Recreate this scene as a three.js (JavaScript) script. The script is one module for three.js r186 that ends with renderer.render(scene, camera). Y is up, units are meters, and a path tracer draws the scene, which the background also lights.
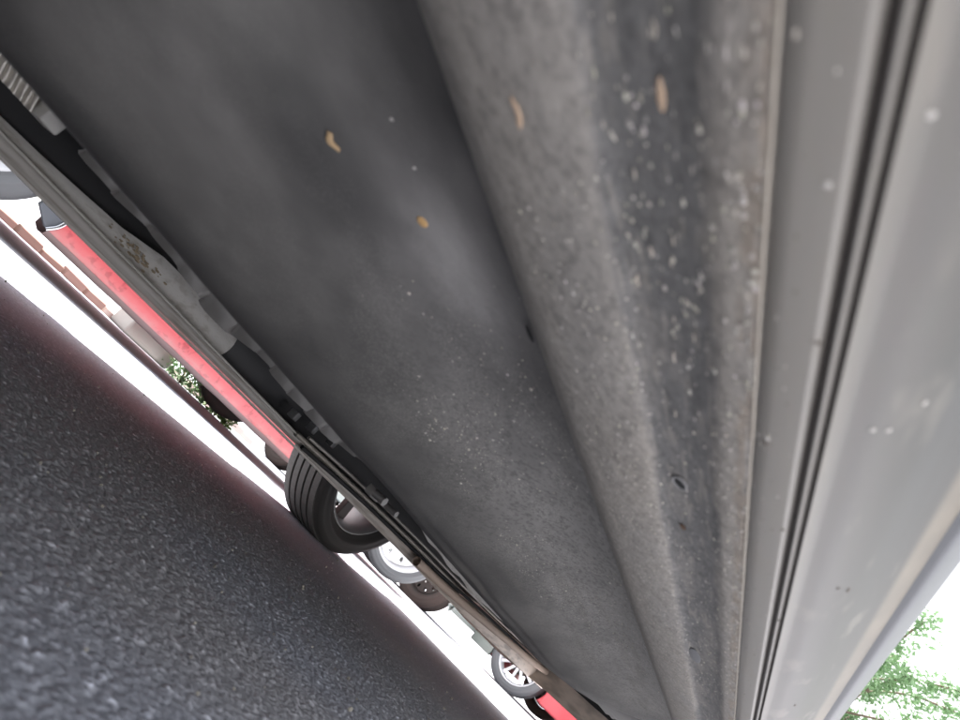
import * as THREE from 'three';
import { mergeGeometries } from 'three/addons/utils/BufferGeometryUtils.js';
import { RoundedBoxGeometry } from 'three/addons/geometries/RoundedBoxGeometry.js';

// ------------------------------------------------------------------ camera, sky, sun, exposure
const scene = new THREE.Scene();
const D = Math.PI / 180;
const camera = new THREE.PerspectiveCamera(52, 4 / 3, 0.01, 2000);
const EYE = 0.15;                                    // metres above the asphalt
camera.position.set(0, EYE, 0);
camera.rotation.order = 'YXZ';
camera.rotation.set(14.92 * D, 34.78 * D, 44 * D);
camera.focus = 1.6; camera.userData.fStop = 9.5;

const SUN = new THREE.Vector3(-0.1, 0.92, -0.34).normalize();
{ // computed daylight sky: pale haze at the horizon, blue overhead, brighter round the sun
  const W = 512, H = 256, data = new Float32Array(W * H * 4);
  for (let j = 0; j < H; j++) for (let i = 0; i < W; i++) {
    const el = ((j + 0.5) / H - 0.5) * Math.PI, az = ((i + 0.5) / W - 0.5) * 2 * Math.PI;
    const d = new THREE.Vector3(Math.cos(el) * Math.cos(az), Math.sin(el), Math.cos(el) * Math.sin(az));
    const h = Math.max(0, d.y), k = Math.pow(1 - h, 3.2), c = Math.max(0, d.dot(SUN));
    const glow = 0.5 * Math.pow(c, 8) + 0.25 * Math.pow(c, 2.5);
    const o = (j * W + i) * 4;
    data[o] = 0.3 + 0.35 * k + glow; data[o + 1] = 0.32 + 0.32 * k + glow * 0.97; data[o + 2] = 0.365 + 0.235 * k + glow * 0.92; data[o + 3] = 1;
  }
  const t = new THREE.DataTexture(data, W, H, THREE.RGBAFormat, THREE.FloatType);
  t.mapping = THREE.EquirectangularReflectionMapping; t.magFilter = THREE.LinearFilter; t.minFilter = THREE.LinearFilter; t.needsUpdate = true;
  scene.background = t; scene.environment = t;
}
const sun = new THREE.DirectionalLight(new THREE.Color(1, 0.965, 0.91), 4.4);
sun.position.copy(SUN).multiplyScalar(40); sun.castShadow = true; sun.shadow.mapSize.set(4096, 4096);
Object.assign(sun.shadow.camera, { left: -20, right: 20, top: 20, bottom: -20, near: 1, far: 90 });
scene.add(sun); scene.add(sun.target);

const renderer = new THREE.WebGLRenderer({ antialias: true });
renderer.setSize(1024, 768);
renderer.toneMapping = THREE.LinearToneMapping;
renderer.toneMappingExposure = 4.3;
renderer.shadowMap.enabled = true;

// ------------------------------------------------------------------ helpers
let seed = 12345;
const rnd = () => { seed = (seed * 1664525 + 1013904223) >>> 0; return seed / 4294967296; };
const rr = (a, b) => a + (b - a) * rnd();
const hash = (x, y) => { let h = Math.imul(x | 0, 374761393) ^ Math.imul(y | 0, 668265263); h = Math.imul(h ^ (h >>> 13), 1274126177); return ((h ^ (h >>> 16)) >>> 0) / 4294967296; };
function vnoise(x, y) {
  const xi = Math.floor(x), yi = Math.floor(y), fx = x - xi, fy = y - yi, u = fx * fx * (3 - 2 * fx), v = fy * fy * (3 - 2 * fy);
  const a = hash(xi, yi), b = hash(xi + 1, yi), c = hash(xi, yi + 1), d = hash(xi + 1, yi + 1);
  return a + (b - a) * u + (c - a) * v + (a - b - c + d) * u * v;
}
const fbm = (x, y, n = 4) => { let s = 0, a = 0.5, t = 0; for (let i = 0; i < n; i++) { s += a * vnoise(x, y); t += a; a *= 0.5; x = x * 2.03 + 17.1; y = y * 2.03 + 9.7; } return s / t; };
// distance to the nearest of scattered points, and that point's own random number
function cells(x, y) {
  const xi = Math.floor(x), yi = Math.floor(y); let best = 9, id = 0;
  for (let j = -1; j < 2; j++) for (let i = -1; i < 2; i++) {
    const px = xi + i + 0.15 + 0.7 * hash(xi + i, yi + j), py = yi + j + 0.15 + 0.7 * hash(yi + j + 311, xi + i + 77);
    const d = (px - x) ** 2 + (py - y) ** 2; if (d < best) { best = d; id = hash(xi + i + 911, yi + j + 5); }
  }
  return [Math.sqrt(best), id];
}
const sstep = (a, b, x) => { const t = Math.min(1, Math.max(0, (x - a) / (b - a))); return t * t * (3 - 2 * t); };
const lerp = (a, b, t) => a + (b - a) * t;
const mix3 = (a, b, t) => [lerp(a[0], b[0], t), lerp(a[1], b[1], t), lerp(a[2], b[2], t)];
const lin2srgb = (c) => (c <= 0.0031308 ? c * 12.92 : 1.055 * Math.pow(c, 1 / 2.4) - 0.055);
function tex(w, h, fn, { srgb = true, repeat } = {}) {     // fn(u, v) -> [r, g, b] in linear values, or a grey number
  const a = new Uint8Array(w * h * 4);
  for (let j = 0; j < h; j++) for (let i = 0; i < w; i++) {
    const c = fn((i + 0.5) / w, (j + 0.5) / h), o = (j * w + i) * 4;
    for (let k = 0; k < 3; k++) { const v = typeof c === 'number' ? c : c[k]; a[o + k] = Math.max(0, Math.min(255, Math.round(255 * (srgb ? lin2srgb(Math.max(0, v)) : v)))); }
    a[o + 3] = 255;
  }
  const t = new THREE.DataTexture(a, w, h, THREE.RGBAFormat);
  t.magFilter = THREE.LinearFilter; t.minFilter = THREE.LinearMipmapLinearFilter; t.generateMipmaps = true; t.wrapS = t.wrapT = THREE.RepeatWrapping;
  if (srgb) t.colorSpace = THREE.SRGBColorSpace;
  if (repeat) t.repeat.set(...repeat);
  t.needsUpdate = true; return t;
}
const mat = (rgb, rough = 0.6, metal = 0, extra = {}) => new THREE.MeshStandardMaterial({ color: new THREE.Color().setRGB(...rgb), roughness: rough, metalness: metal, ...extra });
const paint = (rgb, extra = {}) => new THREE.MeshPhysicalMaterial({ color: new THREE.Color().setRGB(...rgb), roughness: 0.45, metalness: 0.15, clearcoat: 0.7, clearcoatRoughness: 0.08, ...extra });

const used = {};
function numbered(n) { const k = used[n] = (used[n] ?? -1) + 1; return k ? n + '_' + String(k).padStart(3, '0') : n; }
function part(name, geo, m, parent) {
  const o = new THREE.Mesh(Array.isArray(geo) ? mergeGeometries(geo.map((g) => { const q = g.index ? g.toNonIndexed() : g; for (const k of Object.keys(q.attributes)) if (!['position', 'normal', 'uv'].includes(k)) q.deleteAttribute(k); return q; })) : geo, m);
  o.name = parent === scene ? numbered(name) : name; o.castShadow = o.receiveShadow = true; parent.add(o); return o;
}
function thing(name, label, category, [x, y, z] = [0, 0, 0], turn = 0, group) {
  const o = new THREE.Group(); o.name = numbered(name); o.position.set(x, y, z); o.rotation.y = turn; o.userData = { label, category };
  if (group) o.userData.group = group; scene.add(o); return o;
}
const box = (w, h, d, x = 0, y = 0, z = 0, r = 0) => (r ? new RoundedBoxGeometry(w, h, d, 2, r) : new THREE.BoxGeometry(w, h, d)).translate(x, y, z);
const V = (x, y, z) => new THREE.Vector3(x, y, z);
function tube(pts, r, seg = 24, rad = 8) { return new THREE.TubeGeometry(new THREE.CatmullRomCurve3(pts.map((p) => V(...p))), seg, r, rad); }
// sheet through rows of points: rows[j][i] = [x, y, z]; uv = metres along the profile and along the length
function sheet(rows, uvs) {
  const nj = rows.length, ni = rows[0].length, p = [], uv = [], ix = [];
  for (let j = 0; j < nj; j++) for (let i = 0; i < ni; i++) { p.push(...rows[j][i]); uv.push(...uvs(i, j)); }
  for (let j = 0; j < nj - 1; j++) for (let i = 0; i < ni - 1; i++) { const a = j * ni + i, b = a + 1, c = a + ni, d = c + 1; ix.push(a, b, c, b, d, c); }
  const g = new THREE.BufferGeometry(); g.setAttribute('position', new THREE.Float32BufferAttribute(p, 3)); g.setAttribute('uv', new THREE.Float32BufferAttribute(uv, 2)); g.setIndex(ix); g.computeVertexNormals(); return g;
}

const groundY = (x, z) => -0.016 * Math.min(9.5, Math.max(0, Math.hypot(x, z) - 3.2));   // the lot falls away gently
// ------------------------------------------------------------------ ground: one asphalt sheet, fine grid near the camera so that the chippings are real relief
{
  const grade = (lo, hi, step, farLo, farHi) => {             // grid lines: even between lo and hi, growing outwards
    const a = []; for (let x = lo; x <= hi + 1e-9; x += step) a.push(x);
    let s = step, x = hi; while (x < farHi) { s = Math.min(s * 1.22, x < 14 ? 0.8 : 1e9); x += s; a.push(x); }
    s = step; x = lo; while (x > farLo) { s = Math.min(s * 1.22, x > -14 ? 0.8 : 1e9); x -= s; a.unshift(x); }
    return a;
  };
  const xs = grade(-1.15, 0.05, 0.003, -600, 600), zs = grade(0.12, 1.45, 0.0032, -600, 600);
  const nx = xs.length, nz = zs.length, p = new Float32Array(nx * nz * 3), uv = new Float32Array(nx * nz * 2), col = new Float32Array(nx * nz * 3), ix = [];
  const S = 1 / 0.0064;
  for (let j = 0; j < nz; j++) for (let i = 0; i < nx; i++) {
    const x = xs[i], z = zs[j], k = j * nx + i;
    const near = sstep(-1.35, -1.05, x) * (1 - sstep(0.02, 0.2, x)) * sstep(-0.05, 0.16, z) * (1 - sstep(1.3, 1.6, z));
    let y = 0, tone = 1;
    if (near > 0) {
      const [d, id] = cells(x * S + 1.5 * fbm(x * 90, z * 90, 2), z * S), [d2, id2] = cells(x * S * 2.3 + 40, z * S * 2.3);
      const stone = id > 0.3 ? sstep(0.62, 0.2, d) * (0.35 + 0.65 * id) : 0, small = sstep(0.55, 0.15, d2) * id2;
      y = near * (0.0018 * stone + 0.0008 * small + 0.0009 * (fbm(x * 42, z * 42, 3) - 0.5) - 0.001);
      tone = lerp(1, 0.8 + 0.42 * stone * (id2 > 0.2 ? 1 : 0.5) * id + 0.2 * small + (id > 0.96 ? 0.8 * stone : 0), near);
    }
    tone *= 0.82 + 0.36 * fbm(x * 1.3 + 5, z * 1.3, 3);
    const blue = sstep(0.35, 0.7, fbm(x * 2.1 + 40, z * 2.1, 3));
    p[k * 3] = x; p[k * 3 + 1] = y + groundY(x, z); p[k * 3 + 2] = -z; uv[k * 2] = x; uv[k * 2 + 1] = z;
    col[k * 3] = tone * (1.03 - 0.05 * blue); col[k * 3 + 1] = tone; col[k * 3 + 2] = tone * (1 + 0.08 * blue);
  }
  for (let j = 0; j < nz - 1; j++) for (let i = 0; i < nx - 1; i++) { const a = j * nx + i, b = a + 1, c = a + nx, d = c + 1; ix.push(a, b, c, b, d, c); }
  const g = new THREE.BufferGeometry(); g.setAttribute('position', new THREE.BufferAttribute(p, 3)); g.setAttribute('uv', new THREE.BufferAttribute(uv, 2)); g.setAttribute('color', new THREE.BufferAttribute(col, 3)); g.setIndex(ix); g.computeVertexNormals();
  const N = 1024, T = 0.9;    // the texture covers 0.9 m
  const wrapCells = (u, v, n) => { const x = u * n, y = v * n, xi = Math.floor(x), yi = Math.floor(y); let b = 9, id = 0; for (let j = -1; j < 2; j++) for (let i = -1; i < 2; i++) { const a = ((xi + i) % n + n) % n, c = ((yi + j) % n + n) % n, px = xi + i + 0.15 + 0.7 * hash(a, c), py = yi + j + 0.15 + 0.7 * hash(c + 311, a + 77), d = (px - x) ** 2 + (py - y) ** 2; if (d < b) { b = d; id = hash(a + 911, c + 5); } } return [Math.sqrt(b), id]; };
  const H = new Float32Array(N * N), C = new Float32Array(N * N);
  for (let j = 0; j < N; j++) for (let i = 0; i < N; i++) { const [d, id] = wrapCells(i / N, j / N, 130), [e, ie] = wrapCells(i / N, j / N, 300); H[j * N + i] = 0.65 * sstep(0.6, 0.2, d) * (0.3 + 0.7 * id) + 0.35 * sstep(0.6, 0.1, e) * ie; C[j * N + i] = 0.7 + 0.38 * ie * sstep(0.7, 0.3, e) + (id > 0.95 ? 0.5 : 0.2 * id) * sstep(0.55, 0.3, d); }
  const at = (A, u, v) => A[Math.min(N - 1, Math.floor(v * N)) * N + Math.min(N - 1, Math.floor(u * N))];
  const m = new THREE.MeshStandardMaterial({ vertexColors: true, roughness: 0.72, bumpScale: 0.0016,
    map: tex(N, N, (u, v) => { const c = at(C, u, v) * 0.45; return [c * 0.97, c * 0.99, c * 1.06]; }, { repeat: [1 / T, 1 / T] }),
    bumpMap: tex(N, N, (u, v) => at(H, u, v), { srgb: false, repeat: [1 / T, 1 / T] }) });
  const o = part('ground', g, m, scene); o.userData.kind = 'structure';
  // loose pale chips and sand grains lying on the asphalt
  const chip = new THREE.IcosahedronGeometry(1, 0); const n = 700;
  const im = new THREE.InstancedMesh(chip, mat([0.36, 0.35, 0.33], 0.85), n), q = new THREE.Object3D();
  for (let i = 0; i < n; i++) {
    const z = 0.2 + 3.2 * rnd() ** 1.3, x = -0.12 - 1.7 * rnd(), s = rr(0.0007, 0.0016) * (rnd() < 0.08 ? 1.9 : 1);
    q.position.set(x, s * 0.3 + 0.0015, -z); q.rotation.set(rr(0, 6), rr(0, 6), rr(0, 6)); q.scale.set(s * rr(0.8, 1.4), s * 0.8, s * rr(0.8, 1.4)); q.updateMatrix(); im.setMatrixAt(i, q.matrix);
    const t = rr(0.4, 1.3); im.setColorAt(i, new THREE.Color().setRGB(t, t * 0.97, t * 0.92));
  }
  im.name = 'grit'; im.userData = { kind: 'stuff', label: 'pale grit and stone chips scattered over the dark asphalt', category: 'grit' }; scene.add(im);
}

// ------------------------------------------------------------------ shared materials
const M = {
  rubber: mat([0.05, 0.047, 0.046], 0.75), tread: mat([0.085, 0.083, 0.08], 0.85), sunlitToneRubber: mat([0.16, 0.165, 0.17], 0.85), brownRubber: mat([0.05, 0.036, 0.03], 0.85),  // the palest rubber has the bleaching by sun and haze in its colour
  alloy: mat([0.62, 0.63, 0.65], 0.3, 0.75), alloyDull: mat([0.34, 0.345, 0.35], 0.45, 0.3), spoke: mat([0.1, 0.085, 0.08], 0.55, 0.2), steel: mat([0.03, 0.022, 0.018], 0.7, 0.1), white: mat([0.74, 0.75, 0.76], 0.35, 0.2),
  iron: mat([0.11, 0.085, 0.07], 0.6, 0.5), black: mat([0.012, 0.012, 0.013], 0.75), blackPlastic: mat([0.02, 0.02, 0.021], 0.5), grey: mat([0.2, 0.2, 0.2], 0.5, 0.3),
  chrome: mat([0.75, 0.76, 0.78], 0.12, 1), glass: mat([0.015, 0.018, 0.02], 0.04, 0), lens: mat([0.7, 0.72, 0.74], 0.08), redLens: mat([0.35, 0.01, 0.012], 0.1),
  zinc: mat([0.42, 0.41, 0.39], 0.4, 0.6), hole: mat([0.006, 0.006, 0.006], 1),
};

// ------------------------------------------------------------------ wheels (axle along x, outer face towards +x)
const treadBump = tex(512, 128, (u, v) => { const row = Math.floor(v * 6), f = (u * 90 + row * 0.37 + (v * 6 - row) * 0.5) % 1; return f < 0.16 && (v * 6 - row) > 0.22 && (v * 6 - row) < 0.8 ? 0.1 : 0.8; }, { srgb: false });
M.tread.bumpMap = treadBump; M.tread.bumpScale = 0.002;
function lathe(pts, seg = 72) { return new THREE.LatheGeometry(pts.map(([r, a]) => new THREE.Vector2(r, a)), seg).rotateZ(-Math.PI / 2); }
function makeWheel(car, x, z, side, { R = 0.31, W = 0.2, rim = 0.2, spokes = 5, style = 'alloy', tyre = M.rubber, metal = M.alloy, barrel, spokeAt = 0.45, label } = {}) {
  const w = new THREE.Group(); w.name = 'wheel'; w.position.set(x, R - 0.004, z); w.rotation.x = Math.PI * 1.03; if (side < 0) w.rotation.y = Math.PI; if (label) w.userData.label = label; car.add(w);
  const h = W / 2, pr = [];
  const side1 = [[rim - 0.004, h * 0.72], [rim + 0.006, h * 0.86], [rim + 0.012, h * 0.84], [rim + 0.018, h * 0.93], [lerp(rim, R, 0.32), h * 0.985], [lerp(rim, R, 0.34), h * 1.005], [lerp(rim, R, 0.44), h * 1.01], [lerp(rim, R, 0.46), h * 0.99], [lerp(rim, R, 0.62), h * 0.985], [lerp(rim, R, 0.64), h * 1.0], [lerp(rim, R, 0.7), h * 0.985], [lerp(rim, R, 0.84), h * 0.94], [R - 0.012, h * 0.88], [R - 0.004, h * 0.8]];
  for (const [r, a] of [...side1].reverse()) pr.unshift([r, -a]);
  pr.reverse();
  const lat = []; for (const [r, a] of side1) lat.push([r, a]);
  const all = [...lat.map(([r, a]) => [r, -a])];                       // inner side, rim outward to shoulder
  part('tyre', [lathe(all), lathe([...lat].reverse())], tyre, w);
  const tp = [[R - 0.004, -h * 0.8]]; const ribs = 5, w0 = -h * 0.8, w1 = h * 0.8, step = (w1 - w0) / ribs;
  for (let i = 0; i < ribs; i++) { const a = w0 + i * step, b = a + step, g = 0.0045; tp.push([R, a + (i ? g : 0.002)]); tp.push([R, b - (i < ribs - 1 ? g : 0.002)]); if (i < ribs - 1) { tp.push([R - 0.009, b - g * 0.7]); tp.push([R - 0.009, b + g * 0.7]); } }
  tp.push([R - 0.004, h * 0.8]);
  part('tread', lathe(tp, 96).toNonIndexed(), tyre === M.rubber ? M.tread : tyre, w).geometry.computeVertexNormals();
  // rim barrel with stepped lips
  const b = [[rim + 0.004, -h * 0.74], [rim + 0.006, -h * 0.8], [rim - 0.004, -h * 0.82], [rim - 0.008, -h * 0.66], [rim - 0.018, -h * 0.5], [rim - 0.024, h * 0.4], [rim - 0.014, h * 0.55], [rim - 0.008, h * 0.78], [rim + 0.005, h * 0.82], [rim + 0.004, h * 0.74]];
  part('rim', lathe(b), barrel ?? metal, w);
  if (style === 'steel') {
    const disc = new THREE.Shape(); disc.absarc(0, 0, rim - 0.028, 0, Math.PI * 2);
    for (let i = 0; i < 10; i++) { const a = i / 10 * Math.PI * 2, p = new THREE.Path(); p.absellipse(Math.cos(a) * (rim - 0.06), Math.sin(a) * (rim - 0.06), 0.02, 0.014, 0, Math.PI * 2, false, a); disc.holes.push(p); }
    part('wheel_disc', new THREE.ExtrudeGeometry(disc, { depth: 0.008, bevelEnabled: true, bevelSize: 0.002, bevelThickness: 0.003, bevelSegments: 2, curveSegments: 24 }).rotateY(Math.PI / 2).translate(h * 0.3, 0, 0), metal, w);
    part('hub', lathe([[0, h * 0.62], [0.035, h * 0.6], [0.05, h * 0.45], [0.085, h * 0.38], [0.1, h * 0.3]], 32), metal, w);
    for (let i = 0; i < 5; i++) { const a = i / 5 * Math.PI * 2; part('wheel_nut', new THREE.CylinderGeometry(0.009, 0.01, 0.018, 6).rotateZ(-Math.PI / 2).translate(h * 0.42, Math.cos(a) * 0.062, Math.sin(a) * 0.062), M.zinc, w); }
  } else {
    const n = spokes, r0 = 0.045, r1 = rim - 0.022, sw = style === 'thin' ? 0.011 : 0.021;
    for (let i = 0; i < n; i++) {
      const sh = new THREE.Shape(); sh.moveTo(-sw * 1.25, r0); sh.lineTo(sw * 1.25, r0); sh.quadraticCurveTo(sw * 0.75, (r0 + r1) / 2, sw * 1.15, r1); sh.lineTo(-sw * 1.15, r1); sh.quadraticCurveTo(-sw * 0.75, (r0 + r1) / 2, -sw * 1.25, r0);
      part('spoke', new THREE.ExtrudeGeometry(sh, { depth: 0.016, bevelEnabled: true, bevelSize: 0.003, bevelThickness: 0.004, bevelSegments: 2 }).rotateY(Math.PI / 2).rotateX(i / n * Math.PI * 2).translate(h * spokeAt, 0, 0), metal, w);
    }
    part('hub', lathe([[0, h * 0.82], [0.026, h * 0.8], [0.032, h * 0.7], [0.062, h * 0.64], [0.066, h * 0.3], [0.05, -h * 0.2], [0, -h * 0.2]], 32), metal, w);
    for (let i = 0; i < 5; i++) { const a = (i + 0.5) / 5 * Math.PI * 2; part('wheel_nut', new THREE.CylinderGeometry(0.008, 0.009, 0.012, 6).rotateZ(-Math.PI / 2).translate(h * 0.66, Math.cos(a) * 0.05, Math.sin(a) * 0.05), M.zinc, w); }
  }
  part('brake_disc', [lathe([[0.06, -h * 0.06], [0.118, -h * 0.06], [0.118, h * 0.06], [0.06, h * 0.06]], 48), lathe([[0.0, h * 0.1], [0.07, h * 0.1], [0.072, -h * 0.1], [0, -h * 0.1]], 32)], M.iron, w);
  part('brake_caliper', [box(0.07, 0.075, 0.12, -0.005, 0.03, 0.105, 0.012)], M.iron, w);
  return w;
}

// ------------------------------------------------------------------ car bodies (length along z, nose towards -z, origin on the ground at the middle)
function makeCarBody(car, { L, Wd, H = 1.42, belt = 0.92, bottom = 0.2, axF, axR, R, body, arch = 0.06, glassTint = M.glass }) {
  // u runs forward; axF and axR are the axle places along u
  const s = new THREE.Shape(), u0 = -L / 2, u1 = L / 2, ar = R + arch, cy = R;
  const da = Math.sqrt(Math.max(0.001, ar * ar - (cy - bottom) ** 2)), a0 = Math.asin((bottom - cy) / ar);
  s.moveTo(u0 + 0.1, bottom + 0.06); s.lineTo(axR - da, bottom); s.absarc(axR, cy, ar, Math.PI - a0, a0, true);
  s.lineTo(axF - da, bottom); s.absarc(axF, cy, ar, Math.PI - a0, a0, true); s.lineTo(u1 - 0.12, bottom + 0.03);
  s.quadraticCurveTo(u1 + 0.02, bottom + 0.12, u1 - 0.01, 0.5); s.quadraticCurveTo(u1 - 0.03, 0.68, u1 - 0.16, 0.73);
  s.quadraticCurveTo(u1 - 0.6, 0.86, u1 - L * 0.27, belt); s.lineTo(u0 + 0.5, belt + 0.05); s.quadraticCurveTo(u0 + 0.1, belt + 0.05, u0 + 0.03, 0.84); s.quadraticCurveTo(u0 - 0.03, 0.5, u0 + 0.1, bottom + 0.06);
  const bev = 0.05;
  const g = new THREE.ExtrudeGeometry(s, { depth: Wd - 2 * bev, bevelEnabled: true, bevelSize: 0.02, bevelThickness: bev, bevelOffset: -0.02, bevelSegments: 5, curveSegments: 20 });
  g.translate(0, 0, -(Wd - 2 * bev) / 2).rotateY(Math.PI / 2);
  const p = g.attributes.position;
  for (let i = 0; i < p.count; i++) { const t = sstep(L * 0.3, L * 0.5, Math.abs(p.getZ(i))); p.setX(i, p.getX(i) * (1 - 0.14 * t - 0.06 * sstep(0.6, 1, p.getY(i)))); }
  g.computeVertexNormals(); part('body', g, body, car);
  // cabin: frustum with panes set into its faces
  const zb = [-(u1 - L * 0.27), -(u0 + 0.28)], zt = [-(u1 - L * 0.44), -(u0 + 0.85)], wb = Wd * 0.46, wt = Wd * 0.35, yb = belt - 0.02, yt = H;
  const B = [[-wb, yb, zb[0]], [wb, yb, zb[0]], [wb, yb, zb[1]], [-wb, yb, zb[1]]], Tp = [[-wt, yt, zt[0]], [wt, yt, zt[0]], [wt, yt, zt[1]], [-wt, yt, zt[1]]];
  const q = (a, b, c, d) => { const gg = new THREE.BufferGeometry(); gg.setAttribute('position', new THREE.Float32BufferAttribute([...a, ...b, ...c, ...a, ...c, ...d], 3)); gg.setAttribute('uv', new THREE.Float32BufferAttribute([0, 0, 1, 0, 1, 1, 0, 0, 1, 1, 0, 1], 2)); gg.computeVertexNormals(); return gg; };
  const faces = [[0, 1], [1, 2], [2, 3], [3, 0]];
  part('cabin', faces.map(([i, j]) => q(B[j], B[i], Tp[i], Tp[j])), body, car);
  const roof = new RoundedBoxGeometry(wt * 2 + 0.06, 0.07, zt[1] - zt[0] + 0.08, 4, 0.034).translate(0, yt - 0.01, (zt[0] + zt[1]) / 2); part('roof', roof, body, car);
  const pane = (f, s0, s1, t0, t1, out) => { const [i, j] = faces[f], P = (sx, ty) => { const b = mix3(B[j], B[i], sx), t = mix3(Tp[j], Tp[i], sx); const c = mix3(b, t, ty); return [c[0] + out[0], c[1] + out[1], c[2] + out[2]]; }; return q(P(s0, t0), P(s1, t0), P(s1, t1), P(s0, t1)); };
  part('windscreen', pane(0, 0.05, 0.95, 0.1, 0.93, [0, 0.004, -0.004]), glassTint, car);
  part('rear_window', pane(2, 0.06, 0.94, 0.15, 0.9, [0, 0.004, 0.004]), glassTint, car);
  for (const [f, o] of [[1, 0.005], [3, -0.005]]) for (const [a, b] of [[0.1, 0.48], [0.52, 0.86]]) part('side_window', pane(f, a, b, 0.12, 0.9, [o, 0.002, 0]), glassTint, car);
  for (const sx of [-1, 1]) {
    part('headlight', new RoundedBoxGeometry(0.34, 0.13, 0.12, 3, 0.05).translate(sx * Wd * 0.33, 0.63, -u1 + 0.06), M.lens, car);
    part('tail_light', new RoundedBoxGeometry(0.3, 0.17, 0.1, 3, 0.04).translate(sx * Wd * 0.32, 0.74, -u0 - 0.05), M.redLens, car);
    part('wing_mirror', new RoundedBoxGeometry(0.16, 0.12, 0.1, 3, 0.04).translate(sx * (Wd * 0.5 + 0.04), belt + 0.08, zb[0] + 0.42), body, car);
    for (const hz of [0.1, 1.05]) part('door_handle', new RoundedBoxGeometry(0.025, 0.03, 0.16, 2, 0.01).translate(sx * (Wd * 0.485), belt - 0.12, hz), body, car);
  }
  part('front_bumper', new RoundedBoxGeometry(Wd * 0.84, 0.2, 0.14, 3, 0.06).translate(0, 0.36, -u1 + 0.05), body, car);
  part('rear_bumper', new RoundedBoxGeometry(Wd * 0.84, 0.22, 0.14, 3, 0.06).translate(0, 0.42, -u0 - 0.05), body, car);
  part('underbody', box(Wd - 0.5, 0.06, L - 0.9, 0, bottom + 0.11, 0, 0.02), M.blackPlastic, car);
}

// ================================================================== the silver car that the camera lies under
const AX = -0.83, AZ = 0.77;                       // middle of the car: x, forward
const silverPaint = paint([0.105, 0.108, 0.112], { roughness: 0.6, metalness: 0.1, clearcoat: 0.15, clearcoatRoughness: 0.3 });
const carA = thing('silver_car', 'grey car seen from under its door sill, filling most of the picture', 'car', [AX, 0, -AZ]);
const loc = (x, y, z) => [x - AX, y, -(z - AZ)];   // from metres right / up from the eye / ahead of the camera to the car's own axes
const LY = (y) => y + EYE;
makeCarBody(carA, { L: 4.5, Wd: 1.54, belt: 0.95, bottom: 0.37, axF: 2.22 - AZ, axR: -0.66 - AZ, R: 0.33, body: silverPaint, arch: 0.05 });
carA.children.filter((o) => o.name === 'underbody').forEach((o) => carA.remove(o));

// --- near sill: profile as [degrees round the eye line, radius in metres]
const prof = (deg, r) => [r * Math.cos(deg * D), r * Math.sin(deg * D)];
const interp = (tab, d) => { for (let i = 1; i < tab.length; i++) if (d <= tab[i][0] || i === tab.length - 1) { const a = tab[i - 1], b = tab[i]; return lerp(a[1], b[1], (d - a[0]) / (b[0] - a[0])); } };
const fromXY = (l) => l.map(([x, y]) => [Math.atan2(y, x) / D, Math.hypot(x, y)]);
const zRows = []; for (let z = -0.28; z < 1.88; z += 0.012 + Math.max(0, z - 0.6) * 0.012) zRows.push(z); zRows.push(1.88);
function profileSheet(list, sub, adj, zR = zRows) {            // list of [x, y]; straight pieces cut into sub
  const pts = []; let s = 0; const ss = [];
  for (let i = 0; i < list.length - 1; i++) for (let k = 0; k < sub; k++) pts.push([lerp(list[i][0], list[i + 1][0], k / sub), lerp(list[i][1], list[i + 1][1], k / sub)]);
  pts.push(list[list.length - 1]);
  pts.forEach((p, i) => { if (i) s += Math.hypot(p[0] - pts[i - 1][0], p[1] - pts[i - 1][1]); ss.push(s); });
  const rows = zR.map((z) => pts.map((p, i) => { const [x, y] = adj ? adj(p[0], p[1], z, ss[i]) : p; return loc(x, LY(y), z); }));
  return { geo: sheet(rows, (i, j) => [ss[i] / 0.6, (zR[j] + 0.3) / 2.4]), len: s };
}
function smoothList(list, n) { const c = new THREE.CatmullRomCurve3(list.map(([x, y]) => V(x, y, 0)), false, 'centripetal'); return c.getPoints(n).map((v) => [v.x, v.y]); }

// door skin and rocker, painted
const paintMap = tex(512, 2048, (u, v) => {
  const x = u * 0.6, z = v * 2.4; const d = fbm(x * 30, z * 6, 4), st = fbm(x * 160 + 3, z * 3, 3); const k = (0.94 + 0.16 * (d - 0.5) + 0.12 * (st - 0.5)) * (0.14 + 0.68 * sstep(0.05, 0.115, x)) * (1 + 0.12 * (fbm(x * 9, z * 11 + 4, 3) - 0.5));  // dark outer edge, paler by the seam: colour evens out the bounce light
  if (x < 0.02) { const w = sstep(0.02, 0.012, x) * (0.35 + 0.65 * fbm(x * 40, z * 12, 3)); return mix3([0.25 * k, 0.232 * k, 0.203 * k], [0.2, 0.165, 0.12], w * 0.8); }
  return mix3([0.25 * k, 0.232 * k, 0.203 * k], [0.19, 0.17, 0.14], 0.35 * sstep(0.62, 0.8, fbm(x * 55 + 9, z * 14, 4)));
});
const dustyLightEvenedPaint = paint([1, 1, 1], { map: paintMap, roughness: 0.55, metalness: 0.1, clearcoat: 0.12, clearcoatRoughness: 0.4 });
const doorList = smoothList([[-0.02, 0.42], [-0.006, 0.38], [0.008, 0.3], [0.0122, 0.245], [0.0114, 0.222], [0.0045, 0.2075], [-0.002, 0.2062]], 26);
part('door', profileSheet(doorList, 1).geo, silverPaint, carA);
const rockTop = smoothList([[-0.0018, 0.2066], [-0.006, 0.1995], [-0.0125, 0.187], [-0.0168, 0.1755], [-0.0225, 0.158], [-0.0335, 0.142], [-0.0435, 0.1355]], 30);
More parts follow.
